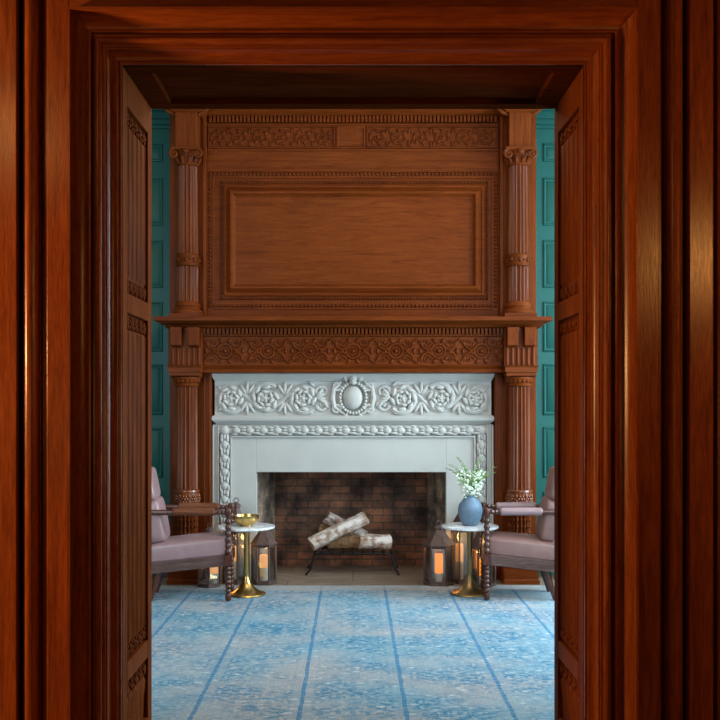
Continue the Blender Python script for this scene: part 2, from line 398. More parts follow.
# --- panelled jambs with linenfold panels
def jamb(idx, s):
    root = struct_root('trim_%d' % idx, (s * OX, 3.975, 0))
    X0, X1, XB = s * OX, s * (OX + .022), s * (OX + .055)
    def bx(mb, xa, xb, *r): mb.box(min(xa, xb), max(xa, xb), *r)
    ya, yb = 3.80, 4.185
    rails = [(0, .14), (.40, .475), (1.865, 1.945), (2.685, OZ + .03)]
    m = MB(); bx(m, X0, XB, F0 + .002, ya, 0, OZ + .03); bx(m, X0, XB, yb, F1 + .012, 0, OZ + .03)
    for z0, z1 in rails: bx(m, X0, XB, ya, yb, z0, z1)
    m.build('panel_frame', jamb_m, root, bevel=.005)
    for z0, z1 in ((.14, .40), (.475, 1.865), (1.945, 2.685)):
        m = MB(); nf = 5; ns = nf * 12; vs = []; fs = []
        zl = [z0, z0 + .055, z0 + .075, z1 - .075, z1 - .055, z1] if z1 - z0 > .3 else [z0, z1 - .09, z1 - .07, z1]
        for i in range(ns + 1):
            t = i / ns; y = ya + (yb - ya) * t; ph = (t * nf) % 1
            w = .014 * abs(math.sin(PI * t * nf)) ** .6 + (.005 if .42 < ph < .58 else 0)
            for k, z in enumerate(zl):
                fl = k in (0, len(zl) - 1) or (len(zl) == 6 and k in (1, 4)) or (len(zl) == 4 and k == 2)
                vs.append((X1 - s * (.002 if fl else w), y, z))
        L = len(zl)
        for i in range(ns):
            for k in range(L - 1): fs.append((i * L + k, (i + 1) * L + k, (i + 1) * L + k + 1, i * L + k + 1))
        m.add(vs, fs)
        rows = ((z0 + .035, 1), (z1 - .035, -1)) if z1 - z0 > .3 else ((z1 - .045, -1),)
        for zc, dr in rows:
            for i in range(nf):
                yc = ya + (yb - ya) * (i + .5) / nf
                for q in (-1, 1):
                    m.tube([(X1 - s * .003, yc + q * .032, zc - dr * .028), (X1 - s * .010, yc + q * .014, zc), (X1 - s * .010, yc, zc + dr * .012)], [.005, .008, .006], 6)
                    m.ell((X1 - s * .004, yc + q * .022, zc + dr * .016), (.010, .010, .013))
                m.ell((X1 - s * .006, yc, zc - dr * .012), (.010, .007, .017))
        m.build('linenfold_panel', jamb_m, root)
    return root
jamb(6, -1); jamb(7, 1)
# --- soffit
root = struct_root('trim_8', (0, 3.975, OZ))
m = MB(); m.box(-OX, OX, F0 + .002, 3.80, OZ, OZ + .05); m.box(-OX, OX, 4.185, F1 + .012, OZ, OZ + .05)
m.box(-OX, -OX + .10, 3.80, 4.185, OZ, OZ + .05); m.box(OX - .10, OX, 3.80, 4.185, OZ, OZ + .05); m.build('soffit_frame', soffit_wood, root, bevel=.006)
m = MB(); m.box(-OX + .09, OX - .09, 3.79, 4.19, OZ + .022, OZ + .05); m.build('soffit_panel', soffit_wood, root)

# --- far room: green panelled back wall, side walls with windows
YB = 8.45
m = MB(); m.box(-3.4, -1.0, YB, YB + .15, 0, 4.16); m.box(1.0, 3.4, YB, YB + .15, 0, 4.16); m.box(-1.0, 1.0, YB + .60, YB + .70, 0, 1.5); m.box(-1.0, 1.0, YB, YB + .15, 1.02, 4.16)
rows = [(3.64, 3.80), (3.08, 3.50), (2.53, 2.95), (1.967, 2.41), (1.41, 1.86), (.86, 1.306), (.30, .74)]
for s in (-1, 1):
    for z0, z1 in rows:
        for xa, xb in ((1.672, 2.05), (2.17, 2.55), (2.67, 3.1)):
            x0, x1 = sorted((s * xa, s * xb))
            frame_rect(m, x0, x1, z0, z1, [(0, 0), (.004, .012), (.014, .016), (.020, .004), (.028, .002), (.045, .012), ((z1 - z0) * .499 if z1 - z0 < .3 else .185, .012)], YB)
    x0, x1 = sorted((s * 1.2, s * 3.4))
    for za, zb, o in ((3.93, 3.96, .02), (3.96, 4.0, .05), (4.0, 4.06, .08), (4.06, 4.16, .12)): m.box(x0, x1, YB - o, YB, za, zb)
S_(m.build('wall_back', green))
WL = (5.9, 7.7, .7, 3.5)
def grid(m, a0, a1, z0, z1, f):
    for k in range(4):
        y = a0 + (a1 - a0) * k / 3; f(m, max(a0, y - .03), min(a1, y + .03), z0, z1)
        z = z0 + (z1 - z0) * k / 3; f(m, a0, a1, max(z0, z - .025), min(z1, z + .025))
y0, y1, z0, z1 = WL
m = MB(); m.box(3.4, 3.52, F1, y0, 0, 4.16); m.box(3.4, 3.52, y1, 8.6, 0, 4.16); m.box(3.4, 3.52, y0, y1, 0, z0); m.box(3.4, 3.52, y0, y1, z1, 4.16)
S_(m.build('wall_right', green, smooth=False))
m = MB(); m.box(-3.52, -3.4, F1, 8.6, 0, 4.16); S_(m.build('wall_left', green, smooth=False))
m = MB(); grid(m, y0, y1, z0, z1, lambda m, a, b_, c, d: m.box(3.42, 3.48, a, b_, c, d)); S_(m.build('window_1', plaster, smooth=False))
for k_, q in ((2, -1), (3, 1)):  # glazing bars over the added fill-light recesses, closed behind, no real windows
    m = MB(); xs = sorted((q * WX0, q * WX1)); grid(m, xs[0], xs[1], WZ0, WZ1, lambda m, a, b_, c, d: m.box(a, b_, 4.15, 4.21, c, d)); S_(m.build('window_%d' % k_, plaster, smooth=False))

# ================================================================== HEARTH, FIREBOX
m = MB(); m.box(-1.72, 1.72, 7.925, 8.30, 0, .006); m.box(-.80, .80, 8.30, 8.97, 0, .006)
tag(m.build('hearth_slab', hearth_m, smooth=False), 'flush brown stone hearth floor in front of and inside the fireplace', 'hearth')
fb = thing('brick_firebox', 'soot-stained dark brick lining of the fireplace opening behind the logs', 'firebox', (0, 8.6, 0))
m = MB(); m.box(-.74, .71, 8.92, 9.0, .007, .97); m.build('back_wall', brick, fb)
for s, xf, xr in ((-1, .835, .72), (1, .81, .69)):
    m = MB()
    m.add([(s*xf, 8.345, .007), (s*xr, 8.94, .007), (s*(xr+.08), 9.0, .007), (s*(xf+.08), 8.345, .007), (s*xf, 8.345, .97), (s*xr, 8.94, .97), (s*(xr+.08), 9.0, .97), (s*(xf+.08), 8.345, .97)],
          [(0,3,2,1),(4,5,6,7),(0,1,5,4),(1,2,6,5),(2,3,7,6),(3,0,4,7)])
    m.build('side_wall', brick_pale, fb, smooth=False)
m = MB(); m.box(-.9, .9, 8.345, 9.0, .972, 1.0); m.build('smoke_hood', brick, fb, smooth=False)

# ================================================================== LIMESTONE SURROUND
ls = thing('limestone_fireplace_surround', 'pale carved limestone fireplace surround with a scrolling foliage frieze and central cartouche', 'fireplace surround', (0, 8.3, 0))
YF = 8.25
m = MB(); m.box(-1.05, -.830, YF, 8.34, .007, 1.24); m.box(.80, 1.05, YF, 8.34, .007, 1.24); m.box(-.830, .80, YF, 8.34, .922, 1.24); m.build('inner_slab', limestone, ls, bevel=.004)
m = MB()
for s in (-1, 1):
    xs = sorted((s * 1.05, s * 1.205)); m.box(xs[0], xs[1], YF + .005, 8.42, .007, 1.335)
m.box(-1.05, 1.05, YF + .005, 8.42, 1.24, 1.335)
# fillets beside the egg band
for s in (-1, 1):
    for a, c_ in ((1.038, 1.052), (1.148, 1.160), (1.190, 1.205)):
        xs = sorted((s * a, s * c_)); m.box(xs[0], xs[1], YF - .022, YF + .01, .007, 1.325 if a > 1.1 else 1.232)
m.box(-1.052, 1.052, YF - .022, YF + .01, 1.222, 1.236)
m.build('outer_frame', limestone, ls, bevel=.003)
m = MB()                                   # leaf-and-egg band
def egg(x, z, vert):
    R = Matrix.Rotation(PI / 2, 3, 'Y') if vert else None
    def E(dx, dz, r):
        if vert: dx, dz = dz, dx
        m.ell((x + dx, YF - .012, z + dz), r, R)
    E(0, 0, (.044, .032, .036)); E(.056, .024, (.042, .030, .016)); E(.056, -.024, (.042, .030, .016)); E(.064, 0, (.028, .032, .014)); E(-.020, .034, (.036, .028, .010)); E(-.020, -.034, (.036, .028, .010))
k = 18
for i in range(k):
    x = -1.0 + 2.0 * i / (k - 1); egg(x, 1.282, False)
for s in (-1, 1):
    for i in range(10): egg(s * 1.10, 1.16 - i * .118, True)
    m.ell((s * 1.10, YF - .01, 1.282), (.045, .03, .045))
m.tube([(-1.15, YF + .01, 1.282), (1.15, YF + .01, 1.282)], .034, 10)
for s in (-1, 1): m.tube([(s * 1.10, YF + .01, .02), (s * 1.10, YF + .01, 1.29)], .034, 10)
m.build('egg_and_leaf_band', limestone, ls)
m = MB()                                   # moulding under and over the frieze
m.loft([(1.335, -1.17, 1.17, YF - .01, 8.42), (1.352, -1.19, 1.19, YF - .03, 8.42), (1.368, -1.205, 1.205, YF - .05, 8.42), (1.39, -1.207, 1.207, YF - .055, 8.42), (1.402, -1.205, 1.205, YF - .04, 8.42), (1.41, -1.20, 1.20, YF - .02, 8.42)])
m.loft([(1.705, -1.19, 1.19, YF + .0, 8.42), (1.72, -1.195, 1.195, YF - .012, 8.42), (1.74, -1.205, 1.205, YF - .04, 8.42), (1.768, -1.207, 1.207, YF - .06, 8.42)])
m.build('moulding', limestone, ls, ang=20)
m = MB(); YP = YF + .012                  # frieze ground and scrolls
m.box(-1.19, 1.19, YP, 8.42, 1.40, 1.71)
zc = 1.557
for s in (-1, 1):
    for j, (cx_, r0, sg) in enumerate(((.43, .128, 1), (.755, .130, -1), (1.05, .122, 1))):
        up = 1 if j % 2 == 0 else -1
        a0 = (-PI * .75) * up if s > 0 else PI - (-PI * .75) * up
        spiral(m, s * cx_, zc, YP - .006, r0, 1.55, a0, s * up, .027, 44, .16)
        for q in range(7):                 # acanthus fronds curling off the scroll
            a = a0 + s * up * (q * .85 + .3)
            leaf(m, s * cx_ + r0 * .90 * math.cos(a), zc + r0 * .90 * math.sin(a), YP - .014, .085, .042, a - s * up * .9 + PI, .026)
            leaf(m, s * cx_ + r0 * .45 * math.cos(a), zc + r0 * .45 * math.sin(a), YP - .016, .065, .034, a + s * up * 1.9, .026)
        for q in range(5):
            a = 2 * PI * q / 5; m.ell((s * cx_ + .026 * math.cos(a), YP - .016, zc + .026 * math.sin(a)), (.017, .016, .017))
        # fronds filling the corners between scrolls
        for zz, dr in ((zc + .115, 1), (zc - .115, -1)) if j < 2 else ():
            for q in (-.6, 0, .6): leaf(m, s * (cx_ + .155), zz - dr * .085, YP - .008, .115, .036, dr * PI / 2 + q, .024)
    pts = []
    for i in range(41):                    # running stem
        t = i / 40; x = .20 + .95 * t; pts.append((s * x, YP - .002, zc + .105 * math.sin(2 * PI * (x - .265) / .64)))
    m.tube(pts, .020, 6)
for s in (-1, 1):
    for q in range(5): leaf(m, s * (.205 + .012 * q), zc - .09 + q * .045, YP - .008, .10, .036, PI / 2 - s * (PI / 2 - .9 + q * .45), .022)
for s in (-1, 1):                         # foliage between cartouche and first scroll, and at the far ends
    spiral(m, s * .262, zc + .055, YP - .004, .055, 1.3, PI / 2 - s * PI / 2, s, .018, 24)
    spiral(m, s * .262, zc - .060, YP - .004, .050, 1.3, PI / 2 - s * PI / 2, -s, .018, 24)
    for q in range(4):
        leaf(m, s * .33, zc + .10 - q * .065, YP - .006, .07, .030, PI / 2 - s * (PI / 2 - .7 + q * .45), .022)
        leaf(m, s * 1.165, zc + .11 - q * .073, YP - .004, .055, .028, PI / 2 - s * (PI / 2 - .9 + q * .5) + PI, .018)
m.build('carved_frieze', limestone, ls)
m = MB()                                   # cartouche
m.ell((0, YP - .015, 1.562), (.088, .045, .108))
for i in range(28):
    a = 2 * PI * i / 28; m.ell((.112 * math.cos(a), YP - .02, 1.562 + .132 * math.sin(a)), (.016, .026, .016))
for s in (-1, 1):
    spiral(m, s * .135, 1.665, YP - .02, .045, 1.4, PI / 2 - s * PI / 2 + PI, s, .017, 24)
    spiral(m, s * .140, 1.462, YP - .02, .045, 1.4, PI / 2 - s * PI / 2 + PI, -s, .017, 24)
    m.tube([(s * .10, YP - .015, 1.70), (s * .165, YP - .02, 1.64), (s * .175, YP - .02, 1.56), (s * .16, YP - .02, 1.48), (s * .07, YP - .015, 1.42)], [.012, .02, .024, .02, .012], 8)
    leaf(m, s * .05, 1.695, YP - .03, .10, .04, PI / 2 - s * .5, .02); leaf(m, s * .04, 1.43, YP - .02, .07, .03, -PI / 2 + s * .9, .02)
leaf(m, 0, 1.68, YP - .035, .10, .07, PI / 2, .03); m.ell((0, YP - .04, 1.70), (.03, .03, .03))
m.build('cartouche', limestone, ls)

# ================================================================== WOODEN MANTELPIECE
mp = thing('oak_mantelpiece', 'lower oak chimneypiece with fluted columns, carved frieze and projecting shelf around the limestone', 'mantelpiece', (0, 8.2, 0))
for s in (-1, 1):
    m = MB()
    xs = sorted((s * 1.21, s * 1.565)); m.box(xs[0], xs[1], 8.20, 8.44, .007, 1.80)
    xs = sorted((s * 1.212, s * 1.232)); m.box(xs[0], xs[1], 8.185, 8.21, .007, 1.77)
    xs = sorted((s * 1.262, s * 1.275)); m.box(xs[0], xs[1], 8.185, 8.21, .007, 1.77)
    m.build('backing_pilaster', wood_v, mp, bevel=.004)
m = MB(); m.box(-1.565, 1.565, 8.13, 8.44, 1.80, 2.15)
m.loft([(1.768, -1.27, 1.27, 8.14, 8.44), (1.775, -1.28, 1.28, 8.10, 8.44), (1.80, -1.28, 1.28, 8.095, 8.44), (1.808, -1.28, 1.28, 8.115, 8.44), (1.825, -1.28, 1.28, 8.10, 8.44), (1.838, -1.28, 1.28, 8.125, 8.44)])
m.loft([(2.078, -1.28, 1.28, 8.125, 8.3), (2.086, -1.28, 1.28, 8.10, 8.3), (2.095, -1.28, 1.28, 8.10, 8.3)])
m.build('entablature', wood_h, mp, ang=25)
m = MB(); k = 78
for i in range(k):
    x = -1.27 + 2.54 * (i + .5) / k; m.box(x - .010, x + .010, 8.085, 8.135, 2.098, 2.146)
m.build('dentil_course', wood_h, mp)
# carved frieze of rings and strapwork
m = MB(); yc = 8.128; zc = 1.957; pd = .362
for i in range(-3, 4):
    cx_ = i * pd
    ring(m, cx_, zc, yc, .060, .013); ring(m, cx_, zc, yc, .034, .009)
    m.ell((cx_, yc, zc), (.020, .022, .020))
    for s in (-1, 1):
        for q in (-1, 1):
            spiral(m, cx_ + s * .098, zc + q * .070, yc, .038, 1.2, PI / 2 + s * PI / 2, s * q, .011, 18)
            m.tube([(cx_ + s * .055, yc, zc + q * .03), (cx_ + s * .09, yc - .004, zc + q * .005), (cx_ + s * .13, yc, zc + q * .03), (cx_ + s * .18, yc, zc + q * .105)], [.010, .014, .014, .010], 6)
            leaf(m, cx_ + s * .135, zc + q * .035, yc, .06, .032, (PI / 2 if q > 0 else -PI / 2) - s * q * .3, .013)
            leaf(m, cx_ + s * .02, zc + q * .068, yc, .05, .028, (PI / 2 if q > 0 else -PI / 2) - s * q * .7, .013)
        m.ell((cx_ + s * .155, yc, zc), (.014, .016, .030))
for s in (-1, 1): m.box(min(s * 1.268, s * 1.285), max(s * 1.268, s * 1.285), 8.105, 8.14, 1.84, 2.08)
m.build('carved_frieze', wood_carved, mp)
# shelf
m = MB()
lv = [(2.146, .0, .0), (2.152, .012, .02), (2.158, .018, .04), (2.170, .022, .05), (2.172, .030, .10), (2.182, .045, .135), (2.190, .066, .165), (2.193, .072, .18), (2.197, .078, .195), (2.223, .080, .20), (2.229, .076, .196)]
m.loft([(z, -1.565 - a, 1.565 + a, 8.10 - b_, 8.44) for z, a, b_ in lv]); m.build('shelf', wood_h, mp, ang=25)
# corbel blocks over the columns
for s in (-1, 1):
    xc = s * 1.404; m = MB()
    m.box(xc - .135, xc + .135, 8.06, 8.20, 1.826, 2.148)
    for dx in (-.072, .072):
        m.loft([(1.985, xc + dx - .04, xc + dx + .04, 8.04, 8.1), (2.0, xc + dx - .045, xc + dx + .045, 8.00, 8.1), (2.10, xc + dx - .045, xc + dx + .045, 7.985, 8.1), (2.148, xc + dx - .05, xc + dx + .05, 7.975, 8.1)])
    for i in range(6):
        x = xc - .11 + .22 * i / 5; m.tube([(x, 8.06, 1.835), (x, 8.06, 1.98)], .014, 8)
    m.build('corbel_block', wood_v, mp, bevel=.003)
    m = MB()
    m.loft([(1.732, xc - .115, xc + .115, 8.03, 8.22), (1.745, xc - .125, xc + .125, 8.0, 8.22), (1.77, xc - .125, xc + .125, 8.0, 8.22), (1.775, xc - .135, xc + .135, 7.99, 8.22), (1.812, xc - .135, xc + .135, 7.99, 8.22), (1.826, xc - .142, xc + .142, 7.98, 8.22)])
    m.build('abacus', wood_h, mp, ang=25)
def column(parent, xc, yc, z0, z1, r, zb0, zb1, lower):
    """fluted column; band between zb0 and zb1"""
    m = MB()
    H = z1 - z0
    pf = [(r * 1.02, z0, 0)]
    if lower: pf = [(r * 1.0, z0, .0), (r * 1.0, z0 + .02, 0), (r, z0 + .03, 1), (r, zb0 - .02, 1), (r, zb0, 0), (r, zb1, 0), (r, zb1 + .01, 1), (r * .95, z1 - .03, 1), (r * .95, z1 - .015, 0), (r * .95, z1, 0)]
    else: pf = [(r * 1.02, z0, 0), (r * 1.02, z0 + .01, 0), (r, z0 + .02, 1), (r, zb0 - .01, 1), (r, zb0, 0), (r, zb1, 0), (r, zb1 + .01, 1), (r * .9, z1 - .03, 1), (r * .9, z1 - .015, 0), (r * .9, z1, 0)]
    m.lathe(pf, xc, yc, flutes=16, depth=.019)
    return m.build('column', column_wood, parent, ang=50)
for s in (-1, 1):
    xc = s * 1.404; yc = 8.105
    c_ = column(mp, xc, yc, .20, 1.69, .093, .64, .783, True)
    m = MB(); m.lathe([(.088, 1.655), (.098, 1.660), (.100, 1.668), (.094, 1.676), (.096, 1.685), (.112, 1.71), (.118, 1.722), (.118, 1.733)], xc, yc)
    for i in range(18):
        a = 2 * PI * i / 18; m.ell((xc + .105 * math.cos(a), yc + .105 * math.sin(a), 1.702), (.011, .011, .016))
    m.build('capital', wood_h, c_)
    m = MB(); m.lathe([(.094, .632), (.108, .638), (.110, .652), (.103, .660), (.103, .765), (.110, .772), (.108, .785), (.094, .790)], xc, yc)
    for i in range(8):
        a = 2 * PI * i / 8
        for q in range(6):
            b_ = 2 * PI * q / 6
            aa = a + .022 * math.cos(b_) / .104; m.ell((xc + .105 * math.cos(aa), yc + .105 * math.sin(aa), .712 + .026 * math.sin(b_)), (.009, .009, .012))
        m.ell((xc + .107 * math.cos(a), yc + .107 * math.sin(a), .712), (.012, .012, .014))
        a2 = a + PI / 8
        for q in (-1, 1): m.ell((xc + .105 * math.cos(a2), yc + .105 * math.sin(a2), .712 + q * .024), (.008, .008, .022))
    m.build('carved_band', gilt, c_)
    m = MB()                               # lattice in the lower flutes
    for i in range(18):
        a = 2 * PI * (i + .5) / 18
        for q in range(7):
            m.ell((xc + .088 * math.cos(a), yc + .088 * math.sin(a), .26 + q * .055), (.010, .010, .016))
    m.lathe([(.13, .165), (.13, .185), (.108, .2), (.104, .215), (.112, .225), (.094, .24)], xc, yc)
    m.build('flute_cabling', wood_v, c_)
    m = MB(); m.loft([(.007, xc - .15, xc + .15, 7.985, 8.21), (.04, xc - .15, xc + .15, 7.985, 8.21), (.05, xc - .142, xc + .142, 7.993, 8.21), (.14, xc - .142, xc + .142, 7.993, 8.21), (.155, xc - .14, xc + .14, 7.99, 8.21), (.166, xc - .135, xc + .135, 7.975, 8.21)])
    m.build('pedestal', wood_h, mp, ang=25)

# ================================================================== OVERMANTEL
om = thing('oak_overmantel', 'tall oak overmantel with one large framed panel between fluted columns above the shelf', 'overmantel', (0, 8.3, 2.23))
m = MB(); m.box(-1.262, 1.262, 8.30, 8.44, 2.23, 4.15)
for z0, z1, f in ((2.23, 2.275, .02), (3.525, 3.545, .012), (3.60, 3.612, .006), (3.695, 3.713, .014), (3.912, 3.93, .014)):
    m.box(-1.262, 1.262, 8.30 - f, 8.31, z0, z1)
m.build('back_panel', wood_h, om, bevel=.004)
m = MB()
frame_rect(m, -1.262, 1.262, 2.275, 3.525, [(0, 0), (.0, .012), (.012, .014), (.013, .004), (.05, .004), (.052, .014), (.066, .014), (.068, 0)], 8.30)
frame_rect(m, -1.118, 1.135, 2.44, 3.40, [(0, 0), (.0, .02), (.012, .028), (.022, .028), (.03, .018), (.05, .040), (.065, .052), (.080, .048), (.092, .026), (.10, .020), (.106, .006), (.106, 0)], 8.30)
m.build('panel_moulding', wood_h, om, ang=30)
m = MB(); m.box(-1.02, 1.04, 8.288, 8.302, 2.54, 3.30); m.build('panel_field', wood_h, om)
m = MB()
beads(m, -1.232, 1.232, 2.355, 3.495, 8.292, .034, (.012, .016, .016))
m.build('bead_moulding', wood_carved, om); m = MB()
beads(m, -1.140, 1.157, 2.418, 3.422, 8.290, .026, (.010, .014, .010))
m.build('bead_moulding', wood_carved, om)
m = MB()                                    # carved frieze panels with a plain panel between
for x0, x1 in ((-1.25, -.155), (.12, 1.25)):
    frame_rect(m, x0, x1, 3.718, 3.908, [(0, 0), (0, .016), (.010, .016), (.012, 0)], 8.30)
    k = 6
    for i in range(k):
        cx_ = x0 + (x1 - x0) * (i + .5) / k; up = 1 if i % 2 else -1
        spiral(m, cx_, 3.813, 8.297, .072, 1.5, up * PI * .8, up, .011, 26)
        for q in range(6):
            a = q * PI / 3 + .4; leaf(m, cx_ + .035 * math.cos(a), 3.813 + .035 * math.sin(a), 8.295, .05, .022, a + .8, .012)
        for q in (-1, 1):
            leaf(m, cx_ + .075, 3.813 + q * .03, 8.296, .06, .024, q * (PI / 2 - .2), .011); leaf(m, cx_ - .075, 3.813 + q * .03, 8.296, .06, .024, q * (PI / 2 + .3), .011)
m.build('carved_frieze', wood_carved, om)
m = MB(); frame_rect(m, -.14, .105, 3.718, 3.908, [(0, 0), (.0, .014), (.012, .014), (.02, .004), (.024, .0)], 8.30)
m.box(-.13, .10, 8.296, 8.301, 3.73, 3.90); m.build('frieze_tablet', wood_h, om)
m = MB(); k = 76
for i in range(k):
    x = -1.24 + 2.48 * (i + .5) / k; m.box(x - .010, x + .010, 8.25, 8.305, 3.935, 3.988)
m.build('dentil_course', wood_h, om)
m = MB(); m.loft([(3.99, -1.26, 1.26, 8.24, 8.44), (4.0, -1.26, 1.26, 8.20, 8.44), (4.04, -1.26, 1.26, 8.14, 8.44), (4.10, -1.26, 1.26, 8.05, 8.44), (4.15, -1.26, 1.26, 8.03, 8.44)])
for s in (-1, 1):
    xc = s * 1.406
    m.loft([(3.965, xc - .115, xc + .115, 8.06, 8.44), (3.985, xc - .15, xc + .15, 8.02, 8.44), (4.0, xc - .155, xc + .155, 8.0, 8.44), (4.05, xc - .20, xc + .20, 7.95, 8.44), (4.10, xc - .25, xc + .25, 7.9, 8.44), (4.15, xc - .26, xc + .26, 7.88, 8.44)])
    for q in (-1, 1):
        for zz, e in ((3.985, .0), (4.02, .03)): m.tube([(xc + q * (.10 + e), 8.12, zz - .03), (xc + q * (.15 + e), 8.10, zz - .01), (xc + q * (.18 + e), 8.10, zz + .02)], .018, 8)
m.build('cornice', wood_h, om, ang=25)
for s in (-1, 1):
    xc = s * 1.406; yc = 8.17
    m = MB(); xs = sorted((s * 1.262, s * 1.575)); m.box(xs[0], xs[1], 8.25, 8.44, 2.23, 4.15)
    xs = sorted((s * 1.262, s * 1.29)); m.box(xs[0], xs[1], 8.235, 8.26, 2.23, 4.0)
    m.build('backing_pilaster', wood_v, om, bevel=.004)
    m = MB(); m.box(xc - .092, xc + .092, yc - .092, 8.26, 3.668, 3.97); m.build('impost_block', wood_v, om, bevel=.006)
    c_ = column(om, xc, yc, 2.36, 3.55, .088, 2.68, 2.775, False)
    m = MB(); m.lathe([(.086, 2.675), (.096, 2.68), (.099, 2.69), (.094, 2.70), (.094, 2.755), (.099, 2.765), (.096, 2.775), (.086, 2.78)], xc, yc)
    for i in range(8):
        a = 2 * PI * i / 8; m.ell((xc + .095 * math.cos(a), yc + .095 * math.sin(a), 2.728), (.014, .014, .022))
        a += PI / 8; m.ell((xc + .095 * math.cos(a), yc + .095 * math.sin(a), 2.728), (.010, .010, .008))
    m.build('carved_band', wood_carved, c_)
    m = MB(); m.lathe([(.125, 2.27), (.128, 2.285), (.122, 2.30), (.105, 2.312), (.100, 2.325), (.108, 2.338), (.106, 2.352), (.092, 2.375)], xc, yc)
    m.loft([(2.23, xc - .135, xc + .135, yc - .135, 8.26), (2.268, xc - .135, xc + .135, yc - .135, 8.26), (2.272, xc - .13, xc + .13, yc - .13, 8.26)])
    m.build('column_base', wood_h, c_, ang=30)
    m = MB()                                # corinthian-style capital
    m.lathe([(.080, 3.525), (.090, 3.53), (.090, 3.542), (.080, 3.548), (.082, 3.57), (.098, 3.63), (.112, 3.648)], xc, yc)
    m.loft([(3.645, xc - .115, xc + .115, yc - .115, 8.26), (3.652, xc - .122, xc + .122, yc - .122, 8.26), (3.668, xc - .122, xc + .122, yc - .122, 8.26)])
    for i in range(10):
        a = 2 * PI * i / 10
        m.tube([(xc + .082 * math.cos(a), yc + .082 * math.sin(a), 3.545), (xc + .094 * math.cos(a), yc + .094 * math.sin(a), 3.575), (xc + .112 * math.cos(a), yc + .112 * math.sin(a), 3.592), (xc + .116 * math.cos(a), yc + .116 * math.sin(a), 3.582)], [.016, .018, .012, .008], 6)
    for q in (-1, 1): spiral(m, xc + q * .098, 3.612, yc - .108, .040, 1.5, PI / 2, -q, .014, 24)
    m.ell((xc, yc - .118, 3.632), (.026, .018, .022))
    m.build('capital', wood_carved, c_)

# ================================================================== GRATE AND LOGS
gr = thing('fire_grate', 'black iron fire grate standing on the hearth under the birch logs', 'grate', (.0, 8.55, .006))
XG = -.0
m = MB()
for y in (8.42, 8.78):
    m.tube([(-.415, y - .015, .010), (-.375, y, .055), (-.34, y, .180), (-.30, y, .195), (.30, y, .195), (.34, y, .180), (.375, y, .055), (.405, y - .015, .010)], .011, 8)
m.build('front_bar', iron, gr)
m = MB()
for i in range(7):
    x = -.27 + i * .09; m.tube([(x, 8.40, .225), (x, 8.42, .203), (x, 8.84, .203), (x, 8.87, .245)], .009, 8)
m.build('cross_bar', iron, gr)
def log(name, label, a, b_, r, mat, group='birch logs on the grate', seed=0, half=False):
    a, b_ = Vector(a), Vector(b_); mid = (a + b_) / 2; L = (b_ - a).length; d = (b_ - a).normalized()
    rnd = random.Random(seed)
    e = bpy.data.objects.new(name, None); COL.objects.link(e); e.location = mid; tag(e, label, 'log', group)
    up = Vector((0, 0, 1)); sd = d.cross(up).normalized(); up = sd.cross(d)
    M = Matrix((d, -sd, up)).transposed()
    e.rotation_euler = M.to_euler()
    n = 16; seg = 20; vs = []; fs = []
    for i in range(n + 1):
        x = -L / 2 + L * i / n; kx = rnd.uniform(-.02, .02)
        for q in range(seg):
            t = 2 * PI * q / seg; rr = r * (1 + kx + .05 * math.sin(2 * t + seed) + .03 * math.sin(3 * t + i * .6))
            y_, z_ = rr * math.cos(t), rr * math.sin(t)
            if half: z_ = min(z_, r * .25)
            vs.append((x + .012 * math.sin(t * 2 + seed) * (1 if i in (0, n) else 0), y_, z_))
    for i in range(n):
        for q in range(seg): fs.append((i * seg + q, (i + 1) * seg + q, (i + 1) * seg + (q + 1) % seg, i * seg + (q + 1) % seg))
    mb = MB(); mb.add(vs, fs); o = mb.build('bark', mat, None); o.parent = e
    for ring_ in (vs[:seg], vs[-seg:][::-1]):
        mb = MB(); mb.add(ring_, [tuple(range(seg))]); o = mb.build('cut_end', log_end, None); o.parent = e
    return e
log('birch_log', 'long white birch log lying diagonally across the front of the pile', (-.365, 8.46, .278), (.115, 8.50, .500), .066, birch, seed=1)
log('birch_log', 'short white birch log lying level at the right end of the grate', (.06, 8.50, .294), (.335, 8.49, .286), .070, birch, seed=2)
log('birch_log', 'small birch log tilted up behind the long diagonal log on the left', (-.245, 8.72, .485), (.10, 8.75, .30), .058, birch, seed=3)
log('split_log', 'brown split log wedged under the long diagonal birch log', (-.22, 8.62, .272), (.165, 8.62, .280), .062, bark_brown, seed=4)
log('split_log', 'brown rough log end poking out behind the left side of the pile', (-.30, 8.83, .37), (-.02, 8.85, .27), .055, bark_brown, seed=5)

